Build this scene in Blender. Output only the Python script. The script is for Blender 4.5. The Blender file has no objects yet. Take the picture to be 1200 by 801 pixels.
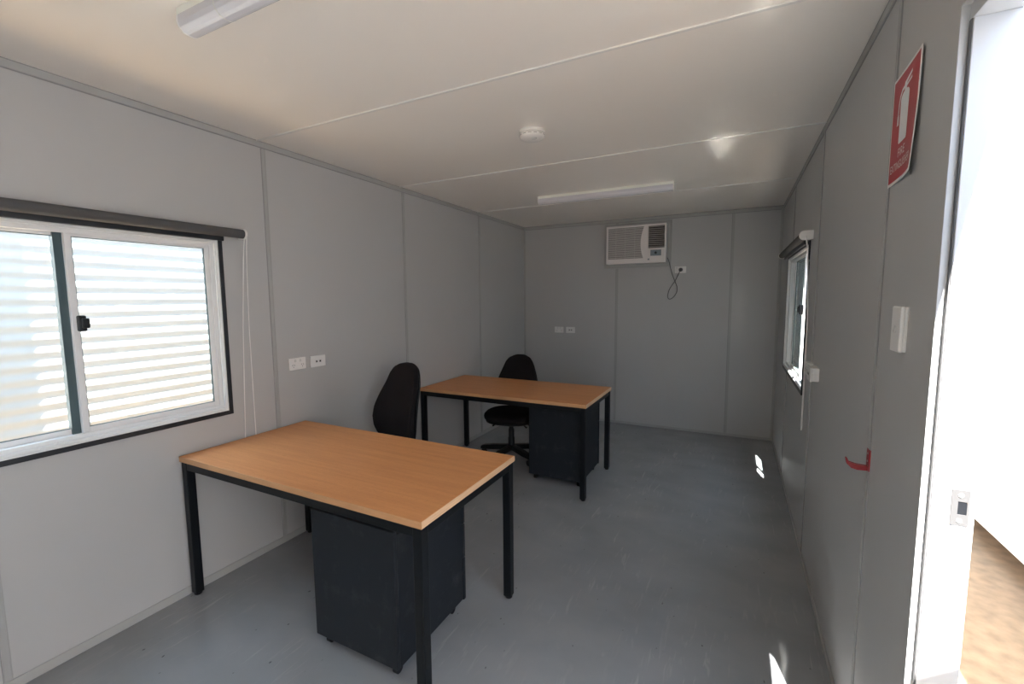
import bpy, bmesh, math, random
from mathutils import Vector, Matrix, Euler

random.seed(7)
S = bpy.context.scene
COL = S.collection
PI = math.pi
W, H, YF, T = 2.85, 2.40, -5.95, 0.075      # room width, height, front wall y, wall thickness

# ------------------------------------------------------------------ camera
cam_d = bpy.data.cameras.new('camera')
cam = bpy.data.objects.new('camera', cam_d)
COL.objects.link(cam)
cam_d.sensor_width = 36.0
cam_d.sensor_fit = 'HORIZONTAL'
cam_d.lens = 521.6 / 1200 * 36
cam_d.clip_start = 0.02
yaw, pit, rol = math.radians(26.69933), math.radians(-5.587788), math.radians(-0.419337)
Fv = Vector((-math.sin(yaw)*math.cos(pit), math.cos(yaw)*math.cos(pit), math.sin(pit)))
r0 = Vector((math.cos(yaw), math.sin(yaw), 0))
u0 = r0.cross(Fv)
Rv = math.cos(rol)*r0 + math.sin(rol)*u0
Uv = -math.sin(rol)*r0 + math.cos(rol)*u0
M = Matrix((Rv, Uv, -Fv)).transposed().to_4x4()
M.translation = Vector((2.45968, -5.25435, 1.50014))
cam.matrix_world = M
S.camera = cam

# ------------------------------------------------------------------ light and exposure
SUN_DIR = Vector((-0.14, 0.53, -1.0))
SUN_E, SKY_E, EXPO = 105.0, 8.5, -0.07
S.view_settings.view_transform = 'Standard'
S.view_settings.look = 'None'
S.view_settings.exposure = EXPO
S.view_settings.gamma = 1.0
S.view_settings.use_curve_mapping = False
sd = bpy.data.lights.new('sun', 'SUN')
sd.energy = SUN_E
sd.angle = math.radians(0.53)
sd.color = (1.0, 0.96, 0.90)
sun = bpy.data.objects.new('sun', sd)
COL.objects.link(sun)
sun.rotation_euler = SUN_DIR.to_track_quat('-Z', 'Y').to_euler()
sun.location = (4, -8, 10)
wd = bpy.data.worlds.new('sky')
S.world = wd
wd.use_nodes = True
bg = wd.node_tree.nodes['Background']
bg.inputs[0].default_value = (0.60, 0.76, 1.0, 1)
bg.inputs[1].default_value = SKY_E
cy = S.cycles
cy.use_denoising = True
cy.max_bounces = 14
cy.diffuse_bounces = 8
cy.glossy_bounces = 5
cy.transparent_max_bounces = 12
cy.sample_clamp_indirect = 0.0
cy.use_guiding = True
cy.blur_glossy = 0.0


# ------------------------------------------------------------------ materials
def mat(name, col, rough=0.5, metal=0.0, spec=0.5, var=0.0, vscale=6.0, bump=0.0, bscale=200.0, stretch=None):
    m = bpy.data.materials.new(name)
    m.use_nodes = True
    nt = m.node_tree
    b = nt.nodes['Principled BSDF']
    b.inputs['Base Color'].default_value = (*col, 1)
    b.inputs['Roughness'].default_value = rough
    b.inputs['Metallic'].default_value = metal
    b.inputs['Specular IOR Level'].default_value = spec
    tc = nt.nodes.new('ShaderNodeTexCoord')
    mp = nt.nodes.new('ShaderNodeMapping')
    nt.links.new(tc.outputs['Object'], mp.inputs[0])
    if stretch:
        mp.inputs['Scale'].default_value = stretch
    if var:
        n = nt.nodes.new('ShaderNodeTexNoise')
        n.inputs['Scale'].default_value = vscale
        n.inputs['Detail'].default_value = 6
        nt.links.new(mp.outputs[0], n.inputs['Vector'])
        r = nt.nodes.new('ShaderNodeMixRGB')
        r.inputs[1].default_value = (*[c*(1-var) for c in col], 1)
        r.inputs[2].default_value = (*[min(1, c*(1+var)) for c in col], 1)
        nt.links.new(n.outputs['Fac'], r.inputs[0])
        nt.links.new(r.outputs[0], b.inputs['Base Color'])
    if bump:
        n2 = nt.nodes.new('ShaderNodeTexNoise')
        n2.inputs['Scale'].default_value = bscale
        n2.inputs['Detail'].default_value = 4
        nt.links.new(mp.outputs[0], n2.inputs['Vector'])
        bp_ = nt.nodes.new('ShaderNodeBump')
        bp_.inputs['Strength'].default_value = bump
        bp_.inputs['Distance'].default_value = 0.002
        nt.links.new(n2.outputs['Fac'], bp_.inputs['Height'])
        nt.links.new(bp_.outputs[0], b.inputs['Normal'])
    return m


def wood_mat():
    m = bpy.data.materials.new('beech_laminate')
    m.use_nodes = True
    nt = m.node_tree
    b = nt.nodes['Principled BSDF']
    tc = nt.nodes.new('ShaderNodeTexCoord')
    mp = nt.nodes.new('ShaderNodeMapping')
    mp.inputs['Scale'].default_value = (1.2, 22, 22)
    nt.links.new(tc.outputs['Object'], mp.inputs[0])
    n = nt.nodes.new('ShaderNodeTexNoise')
    n.inputs['Scale'].default_value = 2.2
    n.inputs['Detail'].default_value = 8
    n.inputs['Roughness'].default_value = 0.6
    nt.links.new(mp.outputs[0], n.inputs['Vector'])
    cr = nt.nodes.new('ShaderNodeValToRGB')
    cr.color_ramp.elements[0].position = 0.28
    cr.color_ramp.elements[0].color = (0.55, 0.235, 0.085, 1)
    cr.color_ramp.elements[1].position = 0.72
    cr.color_ramp.elements[1].color = (0.66, 0.300, 0.115, 1)
    nt.links.new(n.outputs['Fac'], cr.inputs[0])
    # tiny dark beech flecks
    mp2 = nt.nodes.new('ShaderNodeMapping')
    mp2.inputs['Scale'].default_value = (14, 160, 160)
    nt.links.new(tc.outputs['Object'], mp2.inputs[0])
    n2 = nt.nodes.new('ShaderNodeTexNoise')
    n2.inputs['Scale'].default_value = 3
    nt.links.new(mp2.outputs[0], n2.inputs['Vector'])
    cr2 = nt.nodes.new('ShaderNodeValToRGB')
    cr2.color_ramp.elements[0].position = 0.30
    cr2.color_ramp.elements[0].color = (0.78, 0.72, 0.68, 1)
    cr2.color_ramp.elements[1].position = 0.42
    cr2.color_ramp.elements[1].color = (1, 1, 1, 1)
    nt.links.new(n2.outputs['Fac'], cr2.inputs[0])
    mx = nt.nodes.new('ShaderNodeMixRGB')
    mx.blend_type = 'MULTIPLY'
    mx.inputs[0].default_value = 0.7
    nt.links.new(cr.outputs[0], mx.inputs[1])
    nt.links.new(cr2.outputs[0], mx.inputs[2])
    nt.links.new(mx.outputs[0], b.inputs['Base Color'])
    b.inputs['Roughness'].default_value = 0.42
    b.inputs['Specular IOR Level'].default_value = 0.4
    return m


def floor_mat():
    m = bpy.data.materials.new('grey_vinyl_floor')
    m.use_nodes = True
    nt = m.node_tree
    b = nt.nodes['Principled BSDF']
    tc = nt.nodes.new('ShaderNodeTexCoord')

    def noise(scale, sc=(1, 1, 1), rot=0, det=6, dist=0):
        mp = nt.nodes.new('ShaderNodeMapping')
        mp.inputs['Scale'].default_value = sc
        mp.inputs['Rotation'].default_value = (0, 0, rot)
        nt.links.new(tc.outputs['Object'], mp.inputs[0])
        n = nt.nodes.new('ShaderNodeTexNoise')
        n.inputs['Scale'].default_value = scale
        n.inputs['Detail'].default_value = det
        n.inputs['Distortion'].default_value = dist
        nt.links.new(mp.outputs[0], n.inputs['Vector'])
        return n

    def ramp(src, p0, p1, c0, c1):
        r = nt.nodes.new('ShaderNodeValToRGB')
        r.color_ramp.elements[0].position = p0
        r.color_ramp.elements[0].color = (*c0, 1)
        r.color_ramp.elements[1].position = p1
        r.color_ramp.elements[1].color = (*c1, 1)
        nt.links.new(src.outputs['Fac'], r.inputs[0])
        return r
    base = ramp(noise(2.2, (1, 1.6, 1), 0.5), 0.3, 0.7, (0.250, 0.261, 0.276), (0.300, 0.311, 0.326))
    scuff = ramp(noise(5.0, (8, 1.1, 1), -0.45, 5, 0.8), 0.575, 0.72, (0, 0, 0), (1, 1, 1))
    brk = ramp(noise(2.6, (1, 1, 1), 0.2), 0.44, 0.62, (0, 0, 0), (1, 1, 1))
    mul = nt.nodes.new('ShaderNodeMixRGB')
    mul.blend_type = 'MULTIPLY'
    mul.inputs[0].default_value = 1
    nt.links.new(scuff.outputs[0], mul.inputs[1])
    nt.links.new(brk.outputs[0], mul.inputs[2])
    m1 = nt.nodes.new('ShaderNodeMixRGB')
    nt.links.new(mul.outputs[0], m1.inputs[0])
    nt.links.new(base.outputs[0], m1.inputs[1])
    m1.inputs[2].default_value = (0.36, 0.365, 0.37, 1)
    dark = ramp(noise(46.0, (1, 0.6, 1), 0.3, 1), 0.19, 0.25, (1, 1, 1), (0, 0, 0))
    m2 = nt.nodes.new('ShaderNodeMixRGB')
    nt.links.new(dark.outputs[0], m2.inputs[0])
    nt.links.new(m1.outputs[0], m2.inputs[1])
    m2.inputs[2].default_value = (0.11, 0.11, 0.115, 1)
    nt.links.new(m2.outputs[0], b.inputs['Base Color'])
    rr = ramp(noise(3.0, (2, 1, 1), 0.1), 0.3, 0.7, (0.07, 0.07, 0.07), (0.105, 0.105, 0.105))
    nt.links.new(rr.outputs[0], b.inputs['Roughness'])
    b.inputs['Specular IOR Level'].default_value = 0.5
    bmp = nt.nodes.new('ShaderNodeBump')
    bmp.inputs['Strength'].default_value = 0.018
    bmp.inputs['Distance'].default_value = 0.004
    nt.links.new(noise(9.0, (3, 1, 1), -0.4).outputs['Fac'], bmp.inputs['Height'])
    nt.links.new(bmp.outputs[0], b.inputs['Normal'])
    return m


def glass_mat():
    m = bpy.data.materials.new('window_glass')
    m.use_nodes = True
    nt = m.node_tree
    nt.nodes.remove(nt.nodes['Principled BSDF'])
    out = nt.nodes['Material Output']
    tr = nt.nodes.new('ShaderNodeBsdfTransparent')
    tr.inputs[0].default_value = (0.93, 0.965, 0.955, 1)
    gl = nt.nodes.new('ShaderNodeBsdfGlossy')
    gl.inputs['Roughness'].default_value = 0.02
    lw = nt.nodes.new('ShaderNodeLayerWeight')
    lw.inputs[0].default_value = 0.5
    pw = nt.nodes.new('ShaderNodeMath')
    pw.operation = 'POWER'
    pw.inputs[1].default_value = 5
    nt.links.new(lw.outputs['Facing'], pw.inputs[0])
    fr = nt.nodes.new('ShaderNodeMath')
    fr.operation = 'MULTIPLY_ADD'
    fr.inputs[1].default_value = 0.45
    fr.inputs[2].default_value = 0.025
    nt.links.new(pw.outputs[0], fr.inputs[0])
    mx = nt.nodes.new('ShaderNodeMixShader')
    nt.links.new(fr.outputs[0], mx.inputs[0])
    nt.links.new(tr.outputs[0], mx.inputs[1])
    nt.links.new(gl.outputs[0], mx.inputs[2])
    nt.links.new(mx.outputs[0], out.inputs[0])
    return m


def ground_mat():
    m = mat('brown_dirt', (0.235, 0.158, 0.092), 0.95, var=0.55, vscale=11.0, bump=0.6, bscale=45)
    return m


def ped_mat():
    """charcoal powder coat with paler rubbed scuffs"""
    m = mat('charcoal_steel', (0.022, 0.025, 0.030), 0.5, 0, 0.3, bump=0.10, bscale=500)
    nt = m.node_tree
    b = nt.nodes['Principled BSDF']
    tc = nt.nodes.new('ShaderNodeTexCoord')
    n = nt.nodes.new('ShaderNodeTexNoise')
    n.inputs['Scale'].default_value = 9
    n.inputs['Detail'].default_value = 9
    n.inputs['Roughness'].default_value = 0.7
    nt.links.new(tc.outputs['Object'], n.inputs['Vector'])
    r = nt.nodes.new('ShaderNodeValToRGB')
    r.color_ramp.elements[0].position = 0.54
    r.color_ramp.elements[0].color = (0.0115, 0.0145, 0.019, 1)
    r.color_ramp.elements[1].position = 0.8
    r.color_ramp.elements[1].color = (0.050, 0.052, 0.056, 1)
    nt.links.new(n.outputs['Fac'], r.inputs[0])
    nt.links.new(r.outputs[0], b.inputs['Base Color'])
    return m


def screen_mat():
    """woven insect mesh: the flatter the angle, the more of the view its strands cover"""
    m = bpy.data.materials.new('insect_mesh')
    m.use_nodes = True
    nt = m.node_tree
    b = nt.nodes['Principled BSDF']
    b.inputs['Base Color'].default_value = (0.19, 0.225, 0.26, 1)
    b.inputs['Roughness'].default_value = 0.6
    lw = nt.nodes.new('ShaderNodeLayerWeight')
    lw.inputs[0].default_value = 0.5
    mp = nt.nodes.new('ShaderNodeMapRange')
    mp.inputs['To Min'].default_value = 0.38
    mp.inputs['To Max'].default_value = 0.97
    nt.links.new(lw.outputs['Facing'], mp.inputs[0])
    tr = nt.nodes.new('ShaderNodeBsdfTransparent')
    mx = nt.nodes.new('ShaderNodeMixShader')
    nt.links.new(mp.outputs[0], mx.inputs[0])
    nt.links.new(tr.outputs[0], mx.inputs[1])
    nt.links.new(b.outputs[0], mx.inputs[2])
    nt.links.new(mx.outputs[0], nt.nodes['Material Output'].inputs[0])
    return m


M_screen = screen_mat()
M_wall = mat('grey_wall_panel', (0.44, 0.44, 0.435), 0.42, var=0.012, vscale=3, bump=0.03, bscale=600)
M_trim = mat('grey_joint_strip', (0.37, 0.37, 0.36), 0.4)
M_seam = mat('dark_joint_line', (0.26, 0.26, 0.26), 0.6)
M_ceil = mat('off_white_ceiling', (0.84, 0.80, 0.745), 0.30, var=0.01, vscale=2, bump=0.02, bscale=300)
M_ctrim = mat('ceiling_joint_strip', (0.74, 0.73, 0.70), 0.35)
M_floor = floor_mat()
M_wood = wood_mat()
M_edge = mat('beech_edge_band', (0.52, 0.28, 0.13), 0.45, var=0.22, vscale=3, stretch=(3, 3, 30))
M_edge_worn = mat('worn_beech_edge_band', (0.66, 0.42, 0.25), 0.4, var=0.30, vscale=9, stretch=(1, 1, 30))
M_black = mat('black_powder_coat', (0.0045, 0.0058, 0.0072), 0.42, spec=0.25, bump=0.08, bscale=700)
M_rubber = mat('black_rubber', (0.008, 0.008, 0.009), 0.6, spec=0.3)
M_plastic_b = mat('black_plastic', (0.008, 0.009, 0.010), 0.5, spec=0.3, bump=0.05, bscale=400)
M_fabric = mat('black_fabric', (0.015, 0.0125, 0.013), 0.92, spec=0.15, var=0.25, vscale=260, bump=0.6, bscale=700)
M_ped = ped_mat()
M_pedin = mat('dark_recess', (0.010, 0.011, 0.013), 0.6)
M_alu = mat('white_aluminium', (0.72, 0.73, 0.73), 0.35, spec=0.5)
M_alu_edge = mat('grey_aluminium', (0.52, 0.54, 0.55), 0.35, metal=0.2)
M_seal = mat('black_window_surround', (0.012, 0.014, 0.018), 0.4)
M_jambshade = mat('grey_jamb_shade', (0.09, 0.09, 0.095), 0.5)  # shade on the jamb step put into the colour
M_gasket = mat('dark_green_grey_gasket', (0.05, 0.085, 0.095), 0.35)
M_glass = glass_mat()
M_blind = mat('charcoal_blind_fabric', (0.068, 0.068, 0.071), 0.7, bump=0.2, bscale=900)
M_white = mat('white_plastic', (0.74, 0.73, 0.71), 0.35)
M_white_g = mat('grey_white_plastic', (0.60, 0.60, 0.58), 0.4)
M_ac = mat('warm_white_plastic', (0.78, 0.74, 0.72), 0.35)
M_acslat = mat('slat_grey', (0.56, 0.53, 0.51), 0.45)
M_acg = mat('grille_grey', (0.20, 0.185, 0.18), 0.5)
M_acv = mat('vent_dark', (0.10, 0.09, 0.085), 0.6)
M_acs = mat('display_grey', (0.20, 0.24, 0.27), 0.3)
M_cord = mat('grey_flex', (0.10, 0.10, 0.10), 0.5)
M_slot = mat('dark_slot', (0.03, 0.03, 0.03), 0.6)
M_red = mat('sign_red', (0.42, 0.018, 0.030), 0.35)
M_signw = mat('sign_white', (0.78, 0.78, 0.77), 0.4)
M_hook = mat('red_enamel', (0.25, 0.008, 0.016), 0.4)
M_strike = mat('dull_steel_plate', (0.055, 0.055, 0.057), 0.6, spec=0.05)
M_hole = mat('latch_hole_dark', (0.006, 0.007, 0.009), 0.7, spec=0.1)
M_jamb = mat('white_painted_jamb', (0.50, 0.51, 0.52), 0.4)
M_steel = mat('stainless_steel', (0.62, 0.62, 0.62), 0.35, metal=0.9)
M_diff = mat('prismatic_diffuser', (0.66, 0.66, 0.70), 0.18, spec=0.6)
M_batten = mat('batten_body', (0.84, 0.86, 0.80), 0.35)
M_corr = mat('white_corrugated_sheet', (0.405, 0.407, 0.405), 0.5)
M_nwall = mat('white_panel_cladding', (0.84, 0.85, 0.86), 0.45)
M_nred = mat('red_oxide_steel', (0.30, 0.05, 0.04), 0.6)
M_ground = ground_mat()
M_addstrip = mat('added_rough_strip', (0.34, 0.33, 0.32), 0.95, spec=0.05, var=0.2, vscale=300, bump=0.5, bscale=500)
M_sensor = mat('smoke_alarm_white', (0.76, 0.74, 0.70), 0.4)


# ------------------------------------------------------------------ mesh helpers
def nb():
    return bmesh.new()


def box(bm, x0, x1, y0, y1, z0, z1, bev=0.0, seg=2):
    r = bmesh.ops.create_cube(bm, size=1.0)
    vs = r['verts']
    for v in vs:
        v.co = Vector((x0 + (v.co.x + .5)*(x1-x0), y0 + (v.co.y + .5)*(y1-y0), z0 + (v.co.z + .5)*(z1-z0)))
    if bev:
        es = list({e for v in vs for e in v.link_edges})
        bmesh.ops.bevel(bm, geom=es, offset=bev, segments=seg, affect='EDGES', profile=0.5)


def tube(bm, pts, r, n=8, cap=True, closed=False):
    pts = [Vector(p) for p in pts]
    k = len(pts)
    rings = []
    prev = None
    for i, p in enumerate(pts):
        if closed:
            t = (pts[(i+1) % k] - pts[i-1]).normalized()
        else:
            t = (pts[min(i+1, k-1)] - pts[max(i-1, 0)]).normalized()
        if prev is None:
            a = Vector((0, 0, 1)) if abs(t.z) < .9 else Vector((1, 0, 0))
            nrm = t.cross(a).normalized()
        else:
            nrm = (prev - t*prev.dot(t)).normalized()
        prev = nrm
        b = t.cross(nrm)
        rr = r[i] if isinstance(r, (list, tuple)) else r
        rings.append([bm.verts.new(p + (nrm*math.cos(2*PI*j/n) + b*math.sin(2*PI*j/n))*rr) for j in range(n)])
    for i in range(k if closed else k-1):
        A, B = rings[i], rings[(i+1) % k]
        for j in range(n):
            bm.faces.new((A[j], A[(j+1) % n], B[(j+1) % n], B[j]))
    if cap and not closed:
        bm.faces.new(rings[0][::-1])
        bm.faces.new(rings[-1])


def cyl(bm, p0, p1, r, n=24, r1=None):
    tube(bm, [p0, p1], [r, r if r1 is None else r1], n)


def lathe(bm, prof, c=(0, 0, 0), n=40):
    """prof: (radius, z) list"""
    c = Vector(c)
    rings = []
    for (r, z) in prof:
        rings.append([bm.verts.new(c + Vector((r*math.cos(2*PI*j/n), r*math.sin(2*PI*j/n), z))) for j in range(n)])
    for A, B in zip(rings, rings[1:]):
        for j in range(n):
            bm.faces.new((A[j], A[(j+1) % n], B[(j+1) % n], B[j]))
    bm.faces.new(rings[0][::-1])
    bm.faces.new(rings[-1])


def prism(bm, poly, axis, a0, a1, bev=0.0):
    """extrude a 2D polygon along an axis ('x': poly is (y,z); 'y': (x,z); 'z': (x,y))"""
    def P(p, a):
        return Vector({'x': (a, p[0], p[1]), 'y': (p[0], a, p[1]), 'z': (p[0], p[1], a)}[axis])
    A = [bm.verts.new(P(p, a0)) for p in poly]
    B = [bm.verts.new(P(p, a1)) for p in poly]
    n = len(poly)
    fs = [bm.faces.new(A[::-1]), bm.faces.new(B)]
    for i in range(n):
        fs.append(bm.faces.new((A[i], A[(i+1) % n], B[(i+1) % n], B[i])))
    if bev:
        es = list({e for f in fs for e in f.edges})
        bmesh.ops.bevel(bm, geom=es, offset=bev, segments=2, affect='EDGES', profile=0.5)


def obj(name, bm, m, parent=None, smooth=False, xf=None):
    if xf is not None:
        bmesh.ops.transform(bm, matrix=xf, verts=bm.verts)
    bmesh.ops.recalc_face_normals(bm, faces=bm.faces)
    me = bpy.data.meshes.new(name)
    bm.to_mesh(me)
    bm.free()
    if smooth:
        for p in me.polygons:
            p.use_smooth = True
        try:
            me.set_sharp_from_angle(angle=math.radians(38))
        except Exception:
            pass
    me.materials.append(m)
    o = bpy.data.objects.new(name, me)
    COL.objects.link(o)
    if parent is not None:
        o.parent = parent
    return o


def thing(name, label, cat, loc=(0, 0, 0), rz=0.0, group=None):
    o = bpy.data.objects.new(name, None)
    o.empty_display_size = 0.1
    COL.objects.link(o)
    o.location = loc
    o.rotation_euler = (0, 0, rz)
    o['label'] = label
    o['category'] = cat
    if group:
        o['group'] = group
    return o


def tag(o, label, cat, group=None):
    o['label'] = label
    o['category'] = cat
    if group:
        o['group'] = group
    return o


def struct(name, bm, m, parent=None, smooth=False):
    o = obj(name, bm, m, parent, smooth)
    if parent is None:
        o['kind'] = 'structure'
    return o


def copy_tree(o, parent=None):
    c = o.copy()
    COL.objects.link(c)
    if parent is not None:
        c.parent = parent
    for ch in list(o.children):
        copy_tree(ch, c)
    return c


# ================================================================== room shell
def holed_wall(bm, axis, p0, p1, a0, a1, z0, z1, holes):
    """slab between p0..p1 on 'axis', spanning a0..a1 along the other axis, with rectangular holes (a0,a1,z0,z1)"""
    As = sorted({a0, a1, *[h[0] for h in holes], *[h[1] for h in holes]})
    Zs = sorted({z0, z1, *[h[2] for h in holes], *[h[3] for h in holes]})
    for i in range(len(As)-1):
        for j in range(len(Zs)-1):
            ca, cz = (As[i]+As[i+1])/2, (Zs[j]+Zs[j+1])/2
            if any(h[0] < ca < h[1] and h[2] < cz < h[3] for h in holes):
                continue
            if axis == 'x':
                box(bm, p0, p1, As[i], As[i+1], Zs[j], Zs[j+1])
            else:
                box(bm, As[i], As[i+1], p0, p1, Zs[j], Zs[j+1])
    bmesh.ops.remove_doubles(bm, verts=bm.verts, dist=1e-5)
    seen = {}
    for f in list(bm.faces):                      # drop the doubled faces between cells
        k = tuple(sorted(v.index for v in f.verts))
        seen.setdefault(k, []).append(f)
    dead = [f for fs in seen.values() if len(fs) > 1 for f in fs]
    if dead:
        bmesh.ops.delete(bm, geom=dead, context='FACES_ONLY')


WL = (-5.04, -3.80, 0.885, 1.835)     # window in the wall beside the desk
WR = (-1.985, -0.72, 0.885, 1.835)    # window across the room
DR = (-5.72, -3.97, 0.0, 2.09)        # door opening, its unseen end widened to let in more light

bm = nb()
box(bm, -T, W+T, YF-T, T, -0.10, 0.0)
struct('floor', bm, M_floor)
bm = nb()
box(bm, -T, W+T, YF-T, T, H, H+0.10)
struct('ceiling', bm, M_ceil)
bm = nb()
bm.verts.index_update()
holed_wall(bm, 'x', -T, 0, YF, 0, 0, H, [WL])
struct('wall_left', bm, M_wall)
bm = nb()
holed_wall(bm, 'x', W, W+T, YF, 0, 0, H, [WR, DR])
struct('wall_right', bm, M_wall)
bm = nb()
box(bm, -T, W+T, 0, T, 0, H)
struct('wall_back', bm, M_wall)
bm = nb()
holed_wall(bm, 'y', YF-T, YF, -T, W+T, 0, H, [])
struct('wall_front', bm, M_wall)

tn = [0]


def seam(o, bm):
    return obj('seam_line', bm, M_seam, o)


def trim(bm, m=M_trim):
    tn[0] += 1
    return struct('trim_%d' % tn[0], bm, m)


# ceiling-to-wall cover angles, with a thin shadow gap under the ceiling
bm = nb(); box(bm, 0, 0.006, YF, 0, H-0.033, H-0.003, 0.0015); t_ = trim(bm)
bm = nb(); box(bm, 0, 0.0062, YF, 0, H-0.0036, H); box(bm, 0, 0.0030, YF, 0, H-0.0365, H-0.0330); seam(t_, bm)
bm = nb(); box(bm, W-0.006, W, YF, 0, H-0.030, H-0.003, 0.0015); t_ = trim(bm)
bm = nb(); box(bm, W-0.0065, W, YF, 0, H-0.0050, H); box(bm, W-0.003, W, YF, 0, H-0.0345, H-0.0300); seam(t_, bm)
bm = nb(); box(bm, 0, W, -0.006, 0, H-0.036, H-0.003, 0.0015); t_ = trim(bm)
bm = nb(); box(bm, 0, W, -0.0065, 0, H-0.0060, H); box(bm, 0, W, -0.003, 0, H-0.0415, H-0.0360); seam(t_, bm)
# skirting angles
bm = nb(); box(bm, 0, 0.005, YF, 0, 0.0, 0.042, 0.0015)
struct('baseboard_left', bm, M_trim)
bm = nb(); box(bm, W-0.005, W, DR[1], 0, 0.0, 0.030, 0.0015)
struct('baseboard_right', bm, M_trim)
bm = nb(); box(bm, 0, W, -0.005, 0, 0.0, 0.030, 0.0015)
struct('baseboard_back', bm, M_trim)
# unseen rough strip added inside the doorway, stops the floor mirroring sun upward
bm = nb(); box(bm, 2.15, 2.82, -5.72, -4.15, 0.0, 0.006, 0.002)
trim(bm, M_addstrip)
# vertical joints
for y in (-4.715, -3.528, -2.325, -1.120):
    bm = nb()
    zs = [(0.042, H-0.038)]
    if WL[0]-.05 < y < WL[1]+.05:
        zs = [(0.042, WL[2]-0.001), (WL[3]+0.06, H-0.038)]
    for z0, z1 in zs:
        box(bm, 0, 0.0025, y-0.0125, y+0.0125, z0, z1, 0.0008, 1)
        box(bm, 0, 0.0045, y-0.0115, y-0.0085, z0, z1)
        box(bm, 0, 0.0045, y+0.0085, y+0.0115, z0, z1)
    t_ = trim(bm)
    bm = nb()
    for z0, z1 in zs:
        box(bm, 0, 0.0012, y-0.0150, y-0.0125, z0, z1)
    seam(t_, bm)
for x in (1.200, 2.405):
    bm = nb()
    z1 = 1.838 if x < 1.3 else H-0.036
    for a, b_ in ([(0.030, z1), (2.345, H-0.036)] if x < 1.3 else [(0.030, z1)]):
        box(bm, x-0.0115, x+0.0115, -0.0025, 0, a, b_, 0.0008, 1)
        box(bm, x-0.0115, x-0.0085, -0.0045, 0, a, b_)
        box(bm, x+0.0085, x+0.0115, -0.0045, 0, a, b_)
    t_ = trim(bm)
    bm = nb()
    for a, b_ in ([(0.030, z1), (2.345, H-0.036)] if x < 1.3 else [(0.030, z1)]):
        box(bm, x-0.0155, x-0.0115, -0.0012, 0, a, b_)
    seam(t_, bm)
for y in (-1.009, -2.306, -3.544):
    bm = nb()
    for z0, z1 in ([(0.03, WR[2]-0.002), (WR[3]+0.05, H-0.03)] if WR[0]-.02 < y < WR[1]+.02 else [(0.03, H-0.03)]):
        box(bm, W-0.0025, W, y-0.0085, y+0.0085, z0, z1, 0.0008, 1)
        box(bm, W-0.0038, W, y-0.0085, y-0.0060, z0, z1)
        box(bm, W-0.0038, W, y+0.0060, y+0.0085, z0, z1)
    t_ = trim(bm)
    bm = nb()
    for z0, z1 in ([(0.03, WR[2]-0.002), (WR[3]+0.05, H-0.03)] if WR[0]-.02 < y < WR[1]+.02 else [(0.03, H-0.03)]):
        box(bm, W-0.0030, W, y-0.0125, y-0.0085, z0, z1)
    seam(t_, bm)
# corner angles at the back
bm = nb(); box(bm, 0.0, 0.022, -0.004, 0, 0.03, H-0.036, 0.001, 1); trim(bm)
bm = nb(); box(bm, W-0.024, W, -0.004, 0, 0.03, H-0.036, 0.001, 1); trim(bm)
# ceiling joints
for y in (-4.760, -3.558, -2.358, -1.149):
    bm = nb()
    box(bm, 0, W, y-0.011, y+0.011, H-0.002, H, 0.0007, 1)
    box(bm, 0, W, y-0.010, y-0.006, H-0.005, H, 0.001, 1)
    trim(bm, M_ctrim)


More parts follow.
